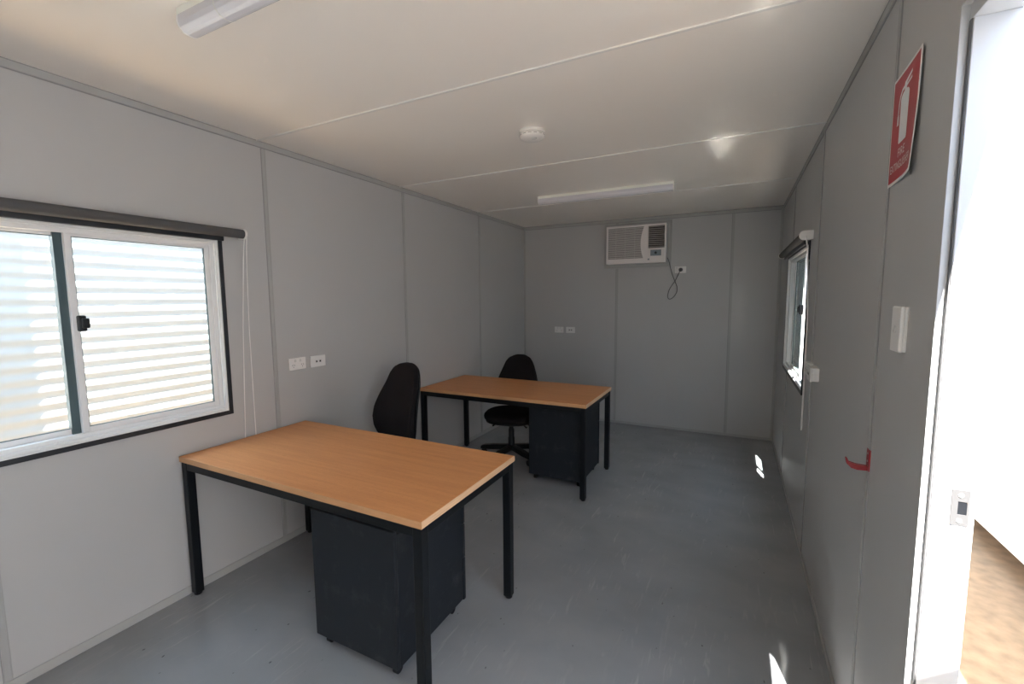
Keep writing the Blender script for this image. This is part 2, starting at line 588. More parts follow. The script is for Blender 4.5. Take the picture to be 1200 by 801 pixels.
# ================================================================== windows
def window(n, X, s, a0, a1, z0, z1, mull, slid=None):
    """X wall plane, s = +1 outward is +x, -1 outward is -x; sash pieces are children of the window"""
    def bx(bm, d0, d1, y0, y1, zz0, zz1, bev=0.0):
        xa, xb = X + s*d0, X + s*d1
        box(bm, min(xa, xb), max(xa, xb), y0, y1, zz0, zz1, bev)

    def ring(bm, d0, d1, oy0, oy1, oz0, oz1, wl, wr_, wb, wt, bev=0.0):
        bx(bm, d0, d1, oy0, oy0+wl, oz0, oz1, bev)
        bx(bm, d0, d1, oy1-wr_, oy1, oz0, oz1, bev)
        bx(bm, d0, d1, oy0+wl, oy1-wr_, oz0, oz0+wb, bev)
        bx(bm, d0, d1, oy0+wl, oy1-wr_, oz1-wt, oz1, bev)
    root = thing('window_%d' % n, '', 'window')
    del root['label'], root['category']
    root['kind'] = 'structure'
    bm = nb()
    ring(bm, -0.008, 0.004, a0-0.004, a1+0.004, z0-0.004, z1+0.004, 0.022, 0.022, 0.022, 0.022, 0.002)
    obj('surround', bm, M_seal, root)
    i0, i1, j0, j1 = a0+0.018, a1-0.018, z0+0.018, z1-0.018
    bm = nb()
    # sloped inner flange then the outer frame
    ring(bm, -0.006, T+0.004, i0, i1, j0, j1, 0.010, 0.010, 0.010, 0.010, 0.002)
    ring(bm, 0.014, T+0.004, i0+0.010, i1-0.010, j0+0.010, j1-0.010, 0.024, 0.024, 0.026, 0.024, 0.002)
    ring(bm, -0.002, 0.012, i0+0.010, i1-0.010, j0+0.010, j1-0.010, 0.006, 0.006, 0.010, 0.006, 0.001)
    obj('frame', bm, M_alu, root)
    k0, k1, m0, m1 = i0+0.034, i1-0.034, j0+0.036, j1-0.034
    # near sash (inner track) and far sash (outer track)
    halves = [((mull-0.004, k1), 0.020, True), ((k0, mull+0.004), 0.046, False)]
    if slid is not None:                       # near sash pushed along over the fixed pane, leaving a gap
        halves = [((slid, slid+(k1-mull)), 0.020, True), ((mull-0.004, k1), 0.046, False)]
    for (ya, yb), d, has_latch in halves:
        bm = nb()
        ring(bm, d, d+0.018, ya, yb, m0, m1, 0.022, 0.022, 0.022, 0.012, 0.0015)
        sash = obj('sash', bm, M_alu, root)
        bm = nb()
        ring(bm, d+0.004, d+0.014, ya+0.020, yb-0.020, m0+0.020, m1-0.010, 0.005, 0.005, 0.005, 0.005)
        obj('gasket', bm, M_gasket, sash)
        bm = nb()
        bx(bm, d+0.007, d+0.011, ya+0.021, yb-0.021, m0+0.021, m1-0.011)
        obj('pane', bm, M_glass, sash)
        if has_latch:
            yl = ya+0.026
            zc = (z0+z1)/2 + 0.050
            bm = nb()
            bx(bm, d-0.022, d+0.002, yl-0.014, yl+0.014, zc-0.036, zc+0.032, 0.006)
            bx(bm, d-0.030, d-0.016, yl-0.004, yl+0.022, zc-0.022, zc+0.020, 0.005)
            obj('latch', bm, M_plastic_b, sash)
    if slid is None:
        bm = nb()                              # dark meeting stile seen between the two sashes
        bx(bm, 0.036, 0.068, mull-0.034, mull-0.005, m0, m1, 0.001)
        obj('meeting_stile', bm, M_gasket, root)
    else:
        bm = nb()
        bx(bm, 0.0665, 0.0675, mull, k1, m0, m1)
        obj('insect_screen', bm, M_screen, root)
        bm = nb()
        ring(bm, 0.0655, 0.072, mull-0.006, k1, m0, m1, 0.016, 0.016, 0.016, 0.016, 0.001)
        obj('screen_frame', bm, M_alu, root)
    return root


window(1, 0.0, -1, *WL, -4.412)
window(2, W, 1, *WR, -1.352, -1.63)


def roller_blind(X, s, y0, y1, zc, label, chain_y, z_low, spread, chain_at):
    """s = direction into the room"""
    t = thing('roller_blind', label, 'blind', (X, (y0+y1)/2, zc), 0, 'roller blinds above the windows')
    L = (y1-y0)/2
    xt = s*0.045
    bm = nb(); cyl(bm, (xt, -L+0.006, 0), (xt, L-0.006, 0), 0.024, 28)
    roll = obj('fabric_roll', bm, M_blind, t, True)
    bm = nb(); box(bm, xt-0.006 - s*0.016, xt+0.006 - s*0.016, -L+0.10, L-0.10, -0.046, -0.018, 0.004)
    obj('bottom_rail', bm, M_seal, t)
    for e in (-1, 1):
        bm = nb()
        yy = e*L
        poly = [(0.0, -0.024), (0.0, 0.028)] + [(s*(0.045+0.028*math.sin(a)), 0.028*math.cos(a)) for a in [PI*i/10 for i in range(11)]]
        prism(bm, poly, 'y', yy-0.004, yy+0.004, 0.001)
        cyl(bm, (xt, yy-0.006*e, 0), (xt, yy+0.010*e, 0), 0.017, 20)
        obj('bracket', bm, M_white, t, True)
    # bead chain loop
    yc = chain_at - (y0+y1)/2
    bm = nb()
    x_c = s*0.040
    za, zb = -0.004, z_low - zc
    xlow = s*0.0085
    p = []
    k = 18
    for i in range(k+1):
        f_ = i/k
        p.append((x_c + (xlow-x_c)*min(1, f_*2.2)**0.6, yc - 0.006 - spread[0]*f_, za + (zb+0.03-za)*f_))
    mid = (-spread[0]+spread[1])/2
    hw = (spread[0]+spread[1])/2
    for i in range(1, 6):
        a = PI*i/6
        p.append((xlow, yc + mid - hw*math.cos(a), zb+0.03 - 0.03*math.sin(a)))
    for i in range(k+1):
        f_ = 1-i/k
        p.append((x_c + (xlow-x_c)*min(1, f_*2.2)**0.6, yc + 0.006 + spread[1]*f_, za + (zb+0.03-za)*f_))
    tube(bm, p, 0.0028, 6, closed=False)
    obj('pull_chain', bm, M_white, t, True)
    return t


roller_blind(0.0, 1, -5.13, -3.700, 1.858,
             'charcoal roller blind rolled up above the window next to the nearer desk', 0, 0.70, (0.050, 0.0), -3.686)
roller_blind(W, -1, -2.085, -0.62, 1.858,
             'charcoal roller blind above the small window in the door wall', 0, 0.69, (0.006, 0.020), -2.105)


# ================================================================== desks
def make_desk():
    t = thing('desk', 'beech-topped desk on black steel legs under the big window, nearer of the two', 'desk', (0.014, -4.083, 0), 0, 'beech desks on black frames')
    LX, LY, ZT, TH = 1.500, 0.730, 0.731, 0.026
    bm = nb(); box(bm, 0.003, LX-0.003, 0.003, LY-0.003, ZT-TH, ZT, 0.0012, 1)
    top = obj('desktop', bm, M_wood, t)
    bm = nb()
    box(bm, 0, LX, 0, 0.003, ZT-TH, ZT-0.0005); box(bm, 0, LX, LY-0.003, LY, ZT-TH, ZT-0.0005)
    box(bm, 0, 0.003, 0.003, LY-0.003, ZT-TH, ZT-0.0005)
    obj('edge_band', bm, M_edge, top)
    bm = nb(); box(bm, LX-0.003, LX, 0.003, LY-0.003, ZT-TH, ZT-0.0005)
    e = obj('edge_band', bm, M_edge_worn, top)
    e['label'] = 'pale worn edge band'
    zr = ZT-TH
    I, Lg = 0.006, 0.040
    xs, ys = (I, LX-I-Lg), (I, LY-I-Lg)
    for y in ys:
        bm = nb(); box(bm, I+Lg, LX-I-Lg, y+0.002, y+0.030, zr-0.040, zr, 0.0015)
        obj('rail', bm, M_black, t)
    for x in xs:
        bm = nb(); box(bm, x+0.004, x+0.036, I+Lg, LY-I-Lg, zr-0.040, zr, 0.0015)
        obj('rail', bm, M_black, t)
    for x in xs:
        for y in ys:
            bm = nb(); box(bm, x, x+Lg, y, y+Lg, 0.014, zr, 0.003)
            lg = obj('leg', bm, M_black, t)
            bm = nb()
            lathe(bm, [(0.013, 0.0), (0.0175, 0.004), (0.0185, 0.012), (0.0185, 0.020)], (x+Lg/2, y+Lg/2, 0), 20)
            obj('foot', bm, M_rubber, lg, True)
    return t


desk1 = make_desk()
desk2 = copy_tree(desk1)
desk2.location = (0.020, -2.205, 0)
desk2['label'] = 'beech-topped desk on black steel legs farther back, beside the low office chair'


# ================================================================== mobile pedestals
def make_pedestal():
    t = thing('drawer_pedestal', 'charcoal mobile drawer pedestal standing under the nearer desk', 'drawer unit', (0.872, -4.02, 0), 0, 'mobile pedestals under the desks')
    LX, LY, Z0, Z1 = 0.455, 0.470, 0.048, 0.612
    bm = nb()
    box(bm, 0, LX, 0.0, 0.020, Z0, Z1+0.006, 0.003)                    # back panel
    box(bm, 0.0, 0.018, 0.020, LY, Z0, Z1-0.012, 0.002)
    box(bm, LX-0.018, LX, 0.020, LY, Z0, Z1-0.012, 0.002)
    box(bm, 0.018, LX-0.018, 0.020, LY, Z0, Z0+0.018, 0.001)
    obj('carcass', bm, M_ped, t)
    bm = nb(); box(bm, 0.004, LX-0.004, 0.022, LY-0.002, Z1-0.024, Z1-0.010, 0.002)
    obj('top_panel', bm, M_pedin, t)
    hs = [(Z0-0.004, 0.255), (0.259, 0.425), (0.429, Z1+0.004)]
    for z0, z1 in hs:
        bm = nb(); box(bm, -0.002, LX+0.004, LY+0.001, LY+0.020, z0, z1, 0.003)
        d = obj('drawer', bm, M_ped, t)
        bm = nb()
        zc = z1-0.045
        tube(bm, [(LX/2-0.06, LY+0.019, zc), (LX/2-0.06, LY+0.040, zc), (LX/2+0.06, LY+0.040, zc), (LX/2+0.06, LY+0.019, zc)], 0.004, 8)
        obj('handle', bm, M_black, d, True)
    for x in (0.045, LX-0.035):
        for y in (0.040, LY-0.05):
            bm = nb()
            cyl(bm, (x-0.010, y, 0.020), (x+0.010, y, 0.020), 0.0200, 20)
            box(bm, x-0.014, x+0.014, y-0.014, y+0.016, 0.022, 0.047, 0.004)
            obj('caster', bm, M_rubber, t, True)
    return t


ped1 = make_pedestal()
ped2 = copy_tree(ped1)
ped2.location = (0.965, -1.985, 0)
ped2['label'] = 'charcoal mobile drawer pedestal standing under the farther desk'


# ================================================================== office chairs
def superellipse(a, b, n, N):
    out = []
    for i in range(N):
        t = 2*PI*i/N
        c, s_ = math.cos(t), math.sin(t)
        out.append((a*math.copysign(abs(c)**(2/n), c), b*math.copysign(abs(s_)**(2/n), s_)))
    return out


def cushion(bm, w, d, z0, z1, n=2.7, N=48, front_drop=0.02):
    h = z1-z0
    prof = [(0.0, 0.0), (0.80, 0.0), (0.93, 0.10), (0.985, 0.28), (1.0, 0.50), (0.985, 0.72), (0.93, 0.90), (0.80, 0.985), (0.5, 0.96), (0.0, 0.93)]
    rings = []
    for k, (sc, zz) in enumerate(prof):
        if sc == 0:
            rings.append([bm.verts.new((0, 0, z0+h*zz))])
            continue
        ring = []
        for (x, y) in superellipse(w/2*sc, d/2*sc, n, N):
            wv = 1.0 - 0.10*max(0, y/(d/2))                       # narrower at the rear
            fr = max(0, -y/(d/2)-0.55)
            ring.append(bm.verts.new((x*wv, y, z0+h*zz - front_drop*fr*2.0*(zz if zz > .3 else .3))))
        rings.append(ring)
    for A, B in zip(rings, rings[1:]):
        for j in range(N):
            if len(A) == 1:
                bm.faces.new((A[0], B[(j+1) % N], B[j]))
            elif len(B) == 1:
                bm.faces.new((A[j], A[(j+1) % N], B[0]))
            else:
                bm.faces.new((A[j], A[(j+1) % N], B[(j+1) % N], B[j]))


def back_width(t):
    """half width along the backrest, t from 0 (bottom) to 1 (top)"""
    pts = [(0.0, 0.150), (0.06, 0.180), (0.15, 0.203), (0.28, 0.214), (0.42, 0.208), (0.58, 0.186), (0.74, 0.158), (0.86, 0.135), (0.94, 0.106), (0.985, 0.060), (1.0, 0.028)]
    for (a, va), (b, vb) in zip(pts, pts[1:]):
        if t <= b:
            f = (t-a)/(b-a)
            return va + (vb-va)*f
    return pts[-1][1]


def back_surface(bm, z0, z1, y0, lean, th, inset=0.0, NU=16, NV=34):
    """slab: concave front (towards -y), gentle lumbar curve"""
    L = z1-z0
    F_, B_ = [], []
    for j in range(NV+1):
        t = j/NV
        t2 = 0.5-0.5*math.cos(PI*t)
        w = max(0.01, back_width(t2)-inset)
        rf, rb = [], []
        for i in range(NU+1):
            q = -1+2*i/NU
            x = w*math.sin(q*PI/2)
            yy = y0 + lean*L*t2 - 0.030*math.sin(PI*min(1, t2*1.35))*(1-0.3*q*q) - 0.055*(x/0.21)**2
            edge = max(abs(math.sin(q*PI/2)), abs(2*t2-1)**6)
            thick = th*(1-0.55*edge**6)
            rf.append(bm.verts.new((x, yy-thick/2, z0+L*t2)))
            rb.append(bm.verts.new((x, yy+thick/2, z0+L*t2)))
        F_.append(rf)
        B_.append(rb)
    for j in range(NV):
        for i in range(NU):
            bm.faces.new((F_[j][i], F_[j][i+1], F_[j+1][i+1], F_[j+1][i]))
            bm.faces.new((B_[j][i+1], B_[j][i], B_[j+1][i], B_[j+1][i+1]))
    for j in range(NV):
        bm.faces.new((F_[j+1][0], B_[j+1][0], B_[j][0], F_[j][0]))
        bm.faces.new((F_[j][NU], B_[j][NU], B_[j+1][NU], F_[j+1][NU]))
    for i in range(NU):
        bm.faces.new((F_[0][i+1], F_[0][i], B_[0][i], B_[0][i+1]))
        bm.faces.new((F_[NV][i], F_[NV][i+1], B_[NV][i+1], B_[NV][i]))


def make_chair(label, loc, rz, seat_z, back_z0, back_z1, lean, base_rot):
    t = thing('office_chair', label, 'chair', loc, rz, 'black office chairs behind the desks')
    bm = nb(); cushion(bm, 0.49, 0.46, seat_z-0.085, seat_z)
    seat = obj('seat', bm, M_fabric, t, True)
    bm = nb(); cushion(bm, 0.46, 0.43, seat_z-0.100, seat_z-0.070, 2.7, 40, 0.01)
    obj('seat_pan', bm, M_plastic_b, seat, True)
    bm = nb(); back_surface(bm, back_z0, back_z1, 0.245, lean, 0.074)
    bk = obj('backrest', bm, M_fabric, t, True)
    bm = nb(); back_surface(bm, back_z0+0.012, back_z1-0.012, 0.245+0.038, lean, 0.026, 0.004)
    obj('back_shell', bm, M_plastic_b, bk, True)
    # steel bar from the mechanism up to the backrest
    zb = back_z0+0.16
    pts = [(0, 0.08, seat_z-0.105), (0, 0.20, seat_z-0.112), (0, 0.278, seat_z-0.09), (0, 0.310, seat_z-0.02), (0, 0.312 + lean*0.1, back_z0+0.03), (0, 0.305+lean*(zb-back_z0), zb)]
    bm = nb(); tube(bm, pts, 0.016, 10)
    obj('back_bar', bm, M_black, t, True)
    bm = nb()
    box(bm, -0.075, 0.075, -0.10, 0.11, seat_z-0.130, seat_z-0.098, 0.008)
    obj('tilt_mechanism', bm, M_black, t)
    for sx, yy in ((-1, -0.06), (1, -0.04), (1, 0.05)):
        bm = nb()
        tube(bm, [(sx*0.06, yy, seat_z-0.115), (sx*0.13, yy, seat_z-0.125), (sx*0.165, yy, seat_z-0.150)], [0.006, 0.006, 0.009], 8)
        obj('lever', bm, M_plastic_b, t, True)
    bm = nb()
    lathe(bm, [(0.030, 0.10), (0.031, 0.19), (0.026, 0.20), (0.026, 0.275), (0.021, 0.28), (0.021, 0.30), (0.015, 0.305), (0.015, seat_z-0.125)], n=28)
    obj('gas_column', bm, M_plastic_b, t, True)
    bm = nb()
    lathe(bm, [(0.040, 0.075), (0.046, 0.085), (0.044, 0.115), (0.034, 0.125)], n=28)
    hub = obj('base_hub', bm, M_plastic_b, t, True)
    for k in range(5):
        a = base_rot + 2*PI*k/5
        R_ = Matrix.Rotation(a, 4, 'Z')
        bm = nb()
        prism(bm, [(0.032, 0.122), (0.18, 0.110), (0.275, 0.096), (0.306, 0.086), (0.310, 0.058), (0.285, 0.055), (0.18, 0.064), (0.032, 0.078)], 'y', -0.024, 0.024, 0.006)
        for v in bm.verts:
            v.co.y *= 1.15 - 1.2*max(0, v.co.x-0.03)
        obj('base_arm', bm, M_plastic_b, t, True, R_)
        bm = nb()
        cyl(bm, (0.283, -0.024, 0.026), (0.283, -0.005, 0.026), 0.026, 20)
        cyl(bm, (0.283, 0.005, 0.026), (0.283, 0.024, 0.026), 0.026, 20)
        cyl(bm, (0.283, 0, 0.026), (0.283, 0, 0.062), 0.006, 10)
        box(bm, 0.262, 0.300, -0.006, 0.006, 0.016, 0.052, 0.003)
        obj('caster', bm, M_rubber, t, True, R_)
    return t


make_chair('black office chair with tall egg-shaped backrest behind the nearer desk', (0.372, -3.185, 0), math.radians(-14), 0.47, 0.545, 1.065, 0.16, 0.35)
make_chair('black office chair with lower rounded backrest tucked behind the farther desk', (0.600, -1.585, 0), math.radians(9), 0.455, 0.470, 0.945, 0.12, -0.628)


# ================================================================== air conditioner
bm = nb()
for (x0, x1, z0, z1) in ((1.050, 1.795, 1.840, 1.882), (1.050, 1.795, 2.308, 2.344), (1.050, 1.094, 1.882, 2.308), (1.752, 1.795, 1.882, 2.308)):
    box(bm, x0, x1, -0.012, 0, z0, z1, 0.002)
trim(bm)
AX0, AX1, AZ0, AZ1, AY = 1.094, 1.752, 1.884, 2.306, -0.095
ac = thing('air_conditioner', 'white window air conditioner set in the back wall below the ceiling', 'air conditioner', (1.423, 0, 1.884))


def A(fx, fz):           # fractions across and down the front -> local x, z
    return (AX0 + fx*(AX1-AX0) - 1.423, AZ1 - fz*(AZ1-AZ0) - 1.884)


bm = nb()
hw, hh = (AX1-AX0)/2, AZ1-AZ0
# front bezel around the grille and vents, body behind
for (fx0, fx1, fz0, fz1) in ((0, 0.025, 0, 1), (0.975, 1, 0, 1), (0.025, 0.975, 0, 0.05), (0.025, 0.975, 0.87, 1), (0.70, 0.712, 0.05, 0.87), (0.712, 0.975, 0.62, 0.87)):
    x0, z1 = A(fx0, fz0)
    x1, z0 = A(fx1, fz1)
    box(bm, x0, x1, AY, AY+0.03, z0, z1)
box(bm, -hw, hw, AY+0.028, -0.001, 0, hh, 0.004)
# curved white cheek beside the grille
poly = []
for i in range(17):
    f = i/16
    cx = 0.585 + 0.052*abs(2*f-1.05)**2.0
    poly.append(A(cx, 0.05+0.82*f))
poly += [A(0.70, 0.87), A(0.70, 0.05)]
prism(bm, poly, 'y', AY, AY+0.03)
obj('housing', bm, M_ac, ac)
bm = nb()
for i in range(19):
    f = 0.065 + i*0.0425
    x0, z1 = A(0.025, f)
    x1, z0 = A(0.655, f+0.022)
    box(bm, x0, x1, AY+0.006, AY+0.024, z0, z1)
for i in range(3):
    x0, z1 = A(0.16+i*0.16, 0.05)
    x1, z0 = A(0.164+i*0.16, 0.87)
    box(bm, x0, x1, AY+0.016, AY+0.024, z0, z1)
obj('intake_grille', bm, M_acslat, ac)
bm = nb()
x0, z1 = A(0.025, 0.05); x1, z0 = A(0.66, 0.87)
box(bm, x0, x1, AY+0.020, AY+0.029, z0, z1)
obj('grille_backing', bm, M_acg, ac)
bm = nb()
x0, z1 = A(0.712, 0.05); x1, z0 = A(0.975, 0.62)
box(bm, x0, x1, AY+0.022, AY+0.0285, z0, z1)
v = obj('vent_backing', bm, M_acv, ac)
bm = nb()
for i in range(11):
    x0, z1 = A(0.712, 0.065+i*0.051)
    x1, z0 = A(0.975, 0.065+i*0.051+0.018)
    prism(bm, [(AY+0.002, z0), (AY+0.006, z0-0.002), (AY+0.024, z1-0.001), (AY+0.020, z1+0.001)], 'x', x0, x1)
obj('louvre', bm, M_acslat, ac)
bm = nb()
x0, z1 = A(0.735, 0.645); x1, z0 = A(0.955, 0.855)
box(bm, x0, x1, AY-0.003, AY+0.002, z0, z1, 0.002)
cp = obj('control_panel', bm, M_ac, ac)
bm = nb()
x0, z1 = A(0.752, 0.675); x1, z0 = A(0.925, 0.825)
box(bm, x0, x1, AY-0.005, AY-0.002, z0, z1, 0.001)
obj('display', bm, M_acs, cp)
bm = nb()
kx, kz = A(0.838, 0.75)
cyl(bm, (kx, AY-0.012, kz), (kx, AY-0.004, kz), 0.013, 20)
box(bm, kx-0.003, kx+0.003, AY-0.015, AY-0.011, kz-0.012, kz+0.012, 0.001)
obj('knob', bm, M_slot, cp)
bm = nb()
kx, kz = A(0.722, 0.91)
box(bm, kx-0.010, kx+0.010, AY-0.001, AY+0.001, kz-0.008, kz+0.008, 0.0005)
obj('badge', bm, M_acs, ac)
# power cord: from the lower right of the unit, loops down and back up to the socket
cp_w = [(1.757, -0.030, 1.935), (1.764, -0.020, 1.925), (1.780, -0.012, 1.880), (1.800, -0.010, 1.800), (1.822, -0.010, 1.730), (1.850, -0.014, 1.660),
        (1.868, -0.014, 1.610), (1.866, -0.012, 1.560), (1.840, -0.012, 1.510), (1.805, -0.010, 1.482), (1.780, -0.010, 1.485), (1.772, -0.010, 1.520),
        (1.785, -0.010, 1.580), (1.812, -0.010, 1.630), (1.842, -0.010, 1.675), (1.862, -0.014, 1.715), (1.878, -0.026, 1.745), (1.890, -0.038, 1.770), (1.899, -0.044, 1.795)]


def smooth(pts, k=6):
    P = [Vector(p) for p in pts]
    out = []
    for i in range(len(P)-1):
        p0, p1, p2, p3 = P[max(i-1, 0)], P[i], P[i+1], P[min(i+2, len(P)-1)]
        for j in range(k):
            t = j/k
            out.append(0.5*((2*p1)+(p2-p0)*t+(2*p0-5*p1+4*p2-p3)*t*t+(3*p1-p0-3*p2+p3)*t*t*t))
    out.append(P[-1])
    return out


off = Vector((1.423, 0, 1.884))
bm = nb(); tube(bm, [p-off for p in smooth(cp_w)], 0.0038, 8)
cord = obj('power_cord', bm, M_cord, ac, True)
bm = nb()
c = Vector((1.901, 0, 1.800)) - off
cyl(bm, c+Vector((0, -0.0135, 0)), c+Vector((0, -0.040, 0)), 0.021, 20, 0.018)
cyl(bm, c+Vector((0, -0.036, 0)), c+Vector((-0.004, -0.046, -0.012)), 0.010, 12)
obj('plug', bm, M_cord, cord, True)


# ================================================================== outlets and switches
def wall_frame(side, along, z):
    """matrix whose local x runs across the plate as seen from the room, local -y points into the room"""
    if side == 'left':
        return (0.0, along, z), PI/2
    if side == 'right':
        return (W, along, z), -PI/2
    return (along, 0.0, z), 0.0


def plate(bm, w, h, d, y0=0.0):
    box(bm, -w/2, w/2, -d+y0, y0, -h/2, h/2, min(0.003, d*0.3))


def outlet(side, along, z, kind, label, block=0.0):
    loc, rz = wall_frame(side, along, z)
    names = {'power': ('power_outlet', 'power outlet'), 'data': ('data_outlet', 'data outlet'), 'single': ('power_outlet', 'power outlet')}
    t = thing(names[kind][0], label, names[kind][1], loc, rz)
    y = -block
    if block:
        bm = nb(); box(bm, -0.056, 0.056, -block, 0, -0.035, 0.035, 0.003)
        obj('mounting_block', bm, M_white, t)
    bm = nb(); plate(bm, 0.116, 0.074, 0.010, y)
    obj('face_plate', bm, M_white, t)
    f = y-0.010
    if kind in ('power', 'single'):
        for sx in ((-1, 1) if kind == 'power' else (1,)):
            cx = sx*0.032 if kind == 'power' else 0.0
            bm = nb()
            for dx, rot in ((-0.0065, 0.5), (0.0065, -0.5), (0, None)):
                if rot is None:
                    box(bm, cx-0.0012, cx+0.0012, f-0.0006, f+0.001, -0.022, -0.014)
                else:
                    b2 = nb(); box(b2, -0.0012, 0.0012, f-0.0006, f+0.001, -0.0045, 0.0045)
                    bmesh.ops.transform(b2, matrix=Matrix.Translation((cx+dx, 0, -0.006)) @ Matrix.Rotation(rot, 4, 'Y'), verts=b2.verts)
                    me_ = bpy.data.meshes.new('tmp'); b2.to_mesh(me_); b2.free(); bm.from_mesh(me_); bpy.data.meshes.remove(me_)
            obj('socket_slots', bm, M_slot, t)
            bm = nb()
            sxp = cx*0.55 if kind == 'power' else -0.040
            prism(bm, [(f+0.001, 0.012), (f-0.0035, 0.014), (f-0.0012, 0.029), (f+0.001, 0.030)], 'x', sxp-0.006, sxp+0.006, 0.0004)
            obj('rocker_switch', bm, M_white_g, t)
    else:
        for cx in (-0.014, 0.014):
            bm = nb(); box(bm, cx-0.0095, cx+0.0095, f-0.0012, f+0.001, -0.0095, 0.0095, 0.001)
            j = obj('jack', bm, M_white_g, t)
            bm = nb(); box(bm, cx-0.006, cx+0.006, f-0.0016, f-0.0004, -0.006, 0.005)
            obj('jack_opening', bm, M_slot, j)
    return t


outlet('left', -3.381, 1.101, 'power', 'white double power outlet on the window wall above the nearer desk, beside the joint strip')
outlet('left', -3.228, 1.099, 'data', 'white data outlet with two dark jacks on the window wall above the nearer desk')
outlet('back', 0.484, 1.106, 'power', 'white double power outlet on the back wall above the farther desk, nearer the corner')
outlet('back', 0.634, 1.106, 'data', 'white data outlet with two jacks on the back wall above the farther desk')
outlet('back', 1.898, 1.800, 'single', 'white power outlet holding the air conditioner plug')
outlet('right', -2.300, 1.098, 'power', 'white block-mounted outlet on the door wall, the one closer to the window', 0.016)
outlet('right', -2.505, 1.100, 'data', 'white block-mounted outlet on the door wall, the one farther from the window', 0.030)

loc, rz = wall_frame('right', -3.765, 1.413)
sw = thing('light_switch', 'tall white light switch on the wall beside the open doorway', 'light switch', loc, rz)
bm = nb(); box(bm, -0.036, 0.036, -0.008, 0, -0.058, 0.058, 0.002)
obj('mounting_block', bm, M_white, sw)
bm = nb(); box(bm, -0.0365, 0.0365, -0.016, -0.007, -0.059, 0.059, 0.003)
obj('face_plate', bm, M_white, sw)
bm = nb(); prism(bm, [(-0.0155, -0.009), (-0.0195, -0.007), (-0.0170, 0.009), (-0.0155, 0.009)], 'x', -0.0065, 0.0065, 0.0006)
obj('rocker_switch', bm, M_white_g, sw)


# ================================================================== lights and smoke alarm
def make_batten():
    t = thing('batten_light', 'unlit white batten light on the ceiling above the nearer desk', 'ceiling light', (0.880, -4.372, H), 0, 'unlit batten lights on the ceiling')
    L = 1.150
    bm = nb()
    prism(bm, [(-0.034, 0), (0.034, 0), (0.034, -0.024), (-0.034, -0.024)], 'x', 0.0, L, 0.002)
    obj('body', bm, M_batten, t)
    bm = nb()
    prof = [(-0.035, -0.022), (0.035, -0.022), (0.035, -0.044), (0.030, -0.056), (0.018, -0.066), (0.008, -0.069), (-0.008, -0.069), (-0.018, -0.066), (-0.030, -0.056), (-0.035, -0.044)]
    prism(bm, prof, 'x', 0.006, L-0.006, 0.0015)
    df = obj('diffuser', bm, M_diff, t)
    for x0, x1 in ((0.0, 0.007), (L-0.007, L)):
        bm = nb(); prism(bm, [(a*1.02, b*1.01) for a, b in prof], 'x', x0, x1, 0.001)
        obj('end_cap', bm, M_white, t)
    for xc in (0.19, L-0.24):
        bm = nb(); prism(bm, [(a*1.015, b*1.008-0.0004) for a, b in prof], 'x', xc, xc+0.004)
        obj('clip', bm, M_white_g, t)
    return t


b1 = make_batten()
b2 = copy_tree(b1)
b2.location = (0.842, -1.476, H)
b2['label'] = 'unlit white batten light on the ceiling in front of the air conditioner'

sm = thing('smoke_alarm', 'round white smoke alarm on the ceiling', 'smoke alarm', (1.437, -2.960, H))
bm = nb(); lathe(bm, [(0.069, 0.0), (0.070, -0.009), (0.067, -0.013), (0.060, -0.014)])
obj('base', bm, M_sensor, sm, True)
bm = nb(); lathe(bm, [(0.058, -0.010), (0.064, -0.017), (0.068, -0.022), (0.068, -0.032), (0.061, -0.041), (0.042, -0.046), (0.010, -0.047)])
obj('cover', bm, M_sensor, sm, True)
bm = nb(); lathe(bm, [(0.015, -0.043), (0.015, -0.0495), (0.011, -0.051)], (0.020, -0.020, 0), 20)
obj('test_button', bm, M_white_g, sm, True)
bm = nb()
for k in range(14):
    a = 2*PI*k/14
    b2_ = Matrix.Rotation(a, 4, 'Z')
    q = nb(); box(q, 0.0665, 0.0684, -0.009, 0.009, -0.0285, -0.0262)
    bmesh.ops.transform(q, matrix=b2_, verts=q.verts)
    me_ = bpy.data.meshes.new('tmp'); q.to_mesh(me_); q.free(); bm.from_mesh(me_); bpy.data.meshes.remove(me_)
obj('vent_slots', bm, M_acg, sm)


# ================================================================== fire extinguisher sign and hook
SY0, SY1, SZ0, SZ1 = -3.545, -3.775, 1.815, 2.112
sgn = thing('fire_extinguisher_sign', 'red fire extinguisher sign with white border, high on the door wall', 'sign', (W, -3.66, 1.963))
SW_, SH_ = abs(SY1-SY0), SZ1-SZ0


def sign_pt(u, v, lift):
    """u,v in 0..1 (u from the far edge towards the door, v up) -> local point on the slightly curled sheet"""
    curl = 0.0025 + 0.004*u*u + 0.016*max(0, u-0.35)**2*max(0, 0.75-v)**1.5*2.2
    return Vector((-curl-lift, -(u-0.5)*SW_, (v-0.5)*SH_))


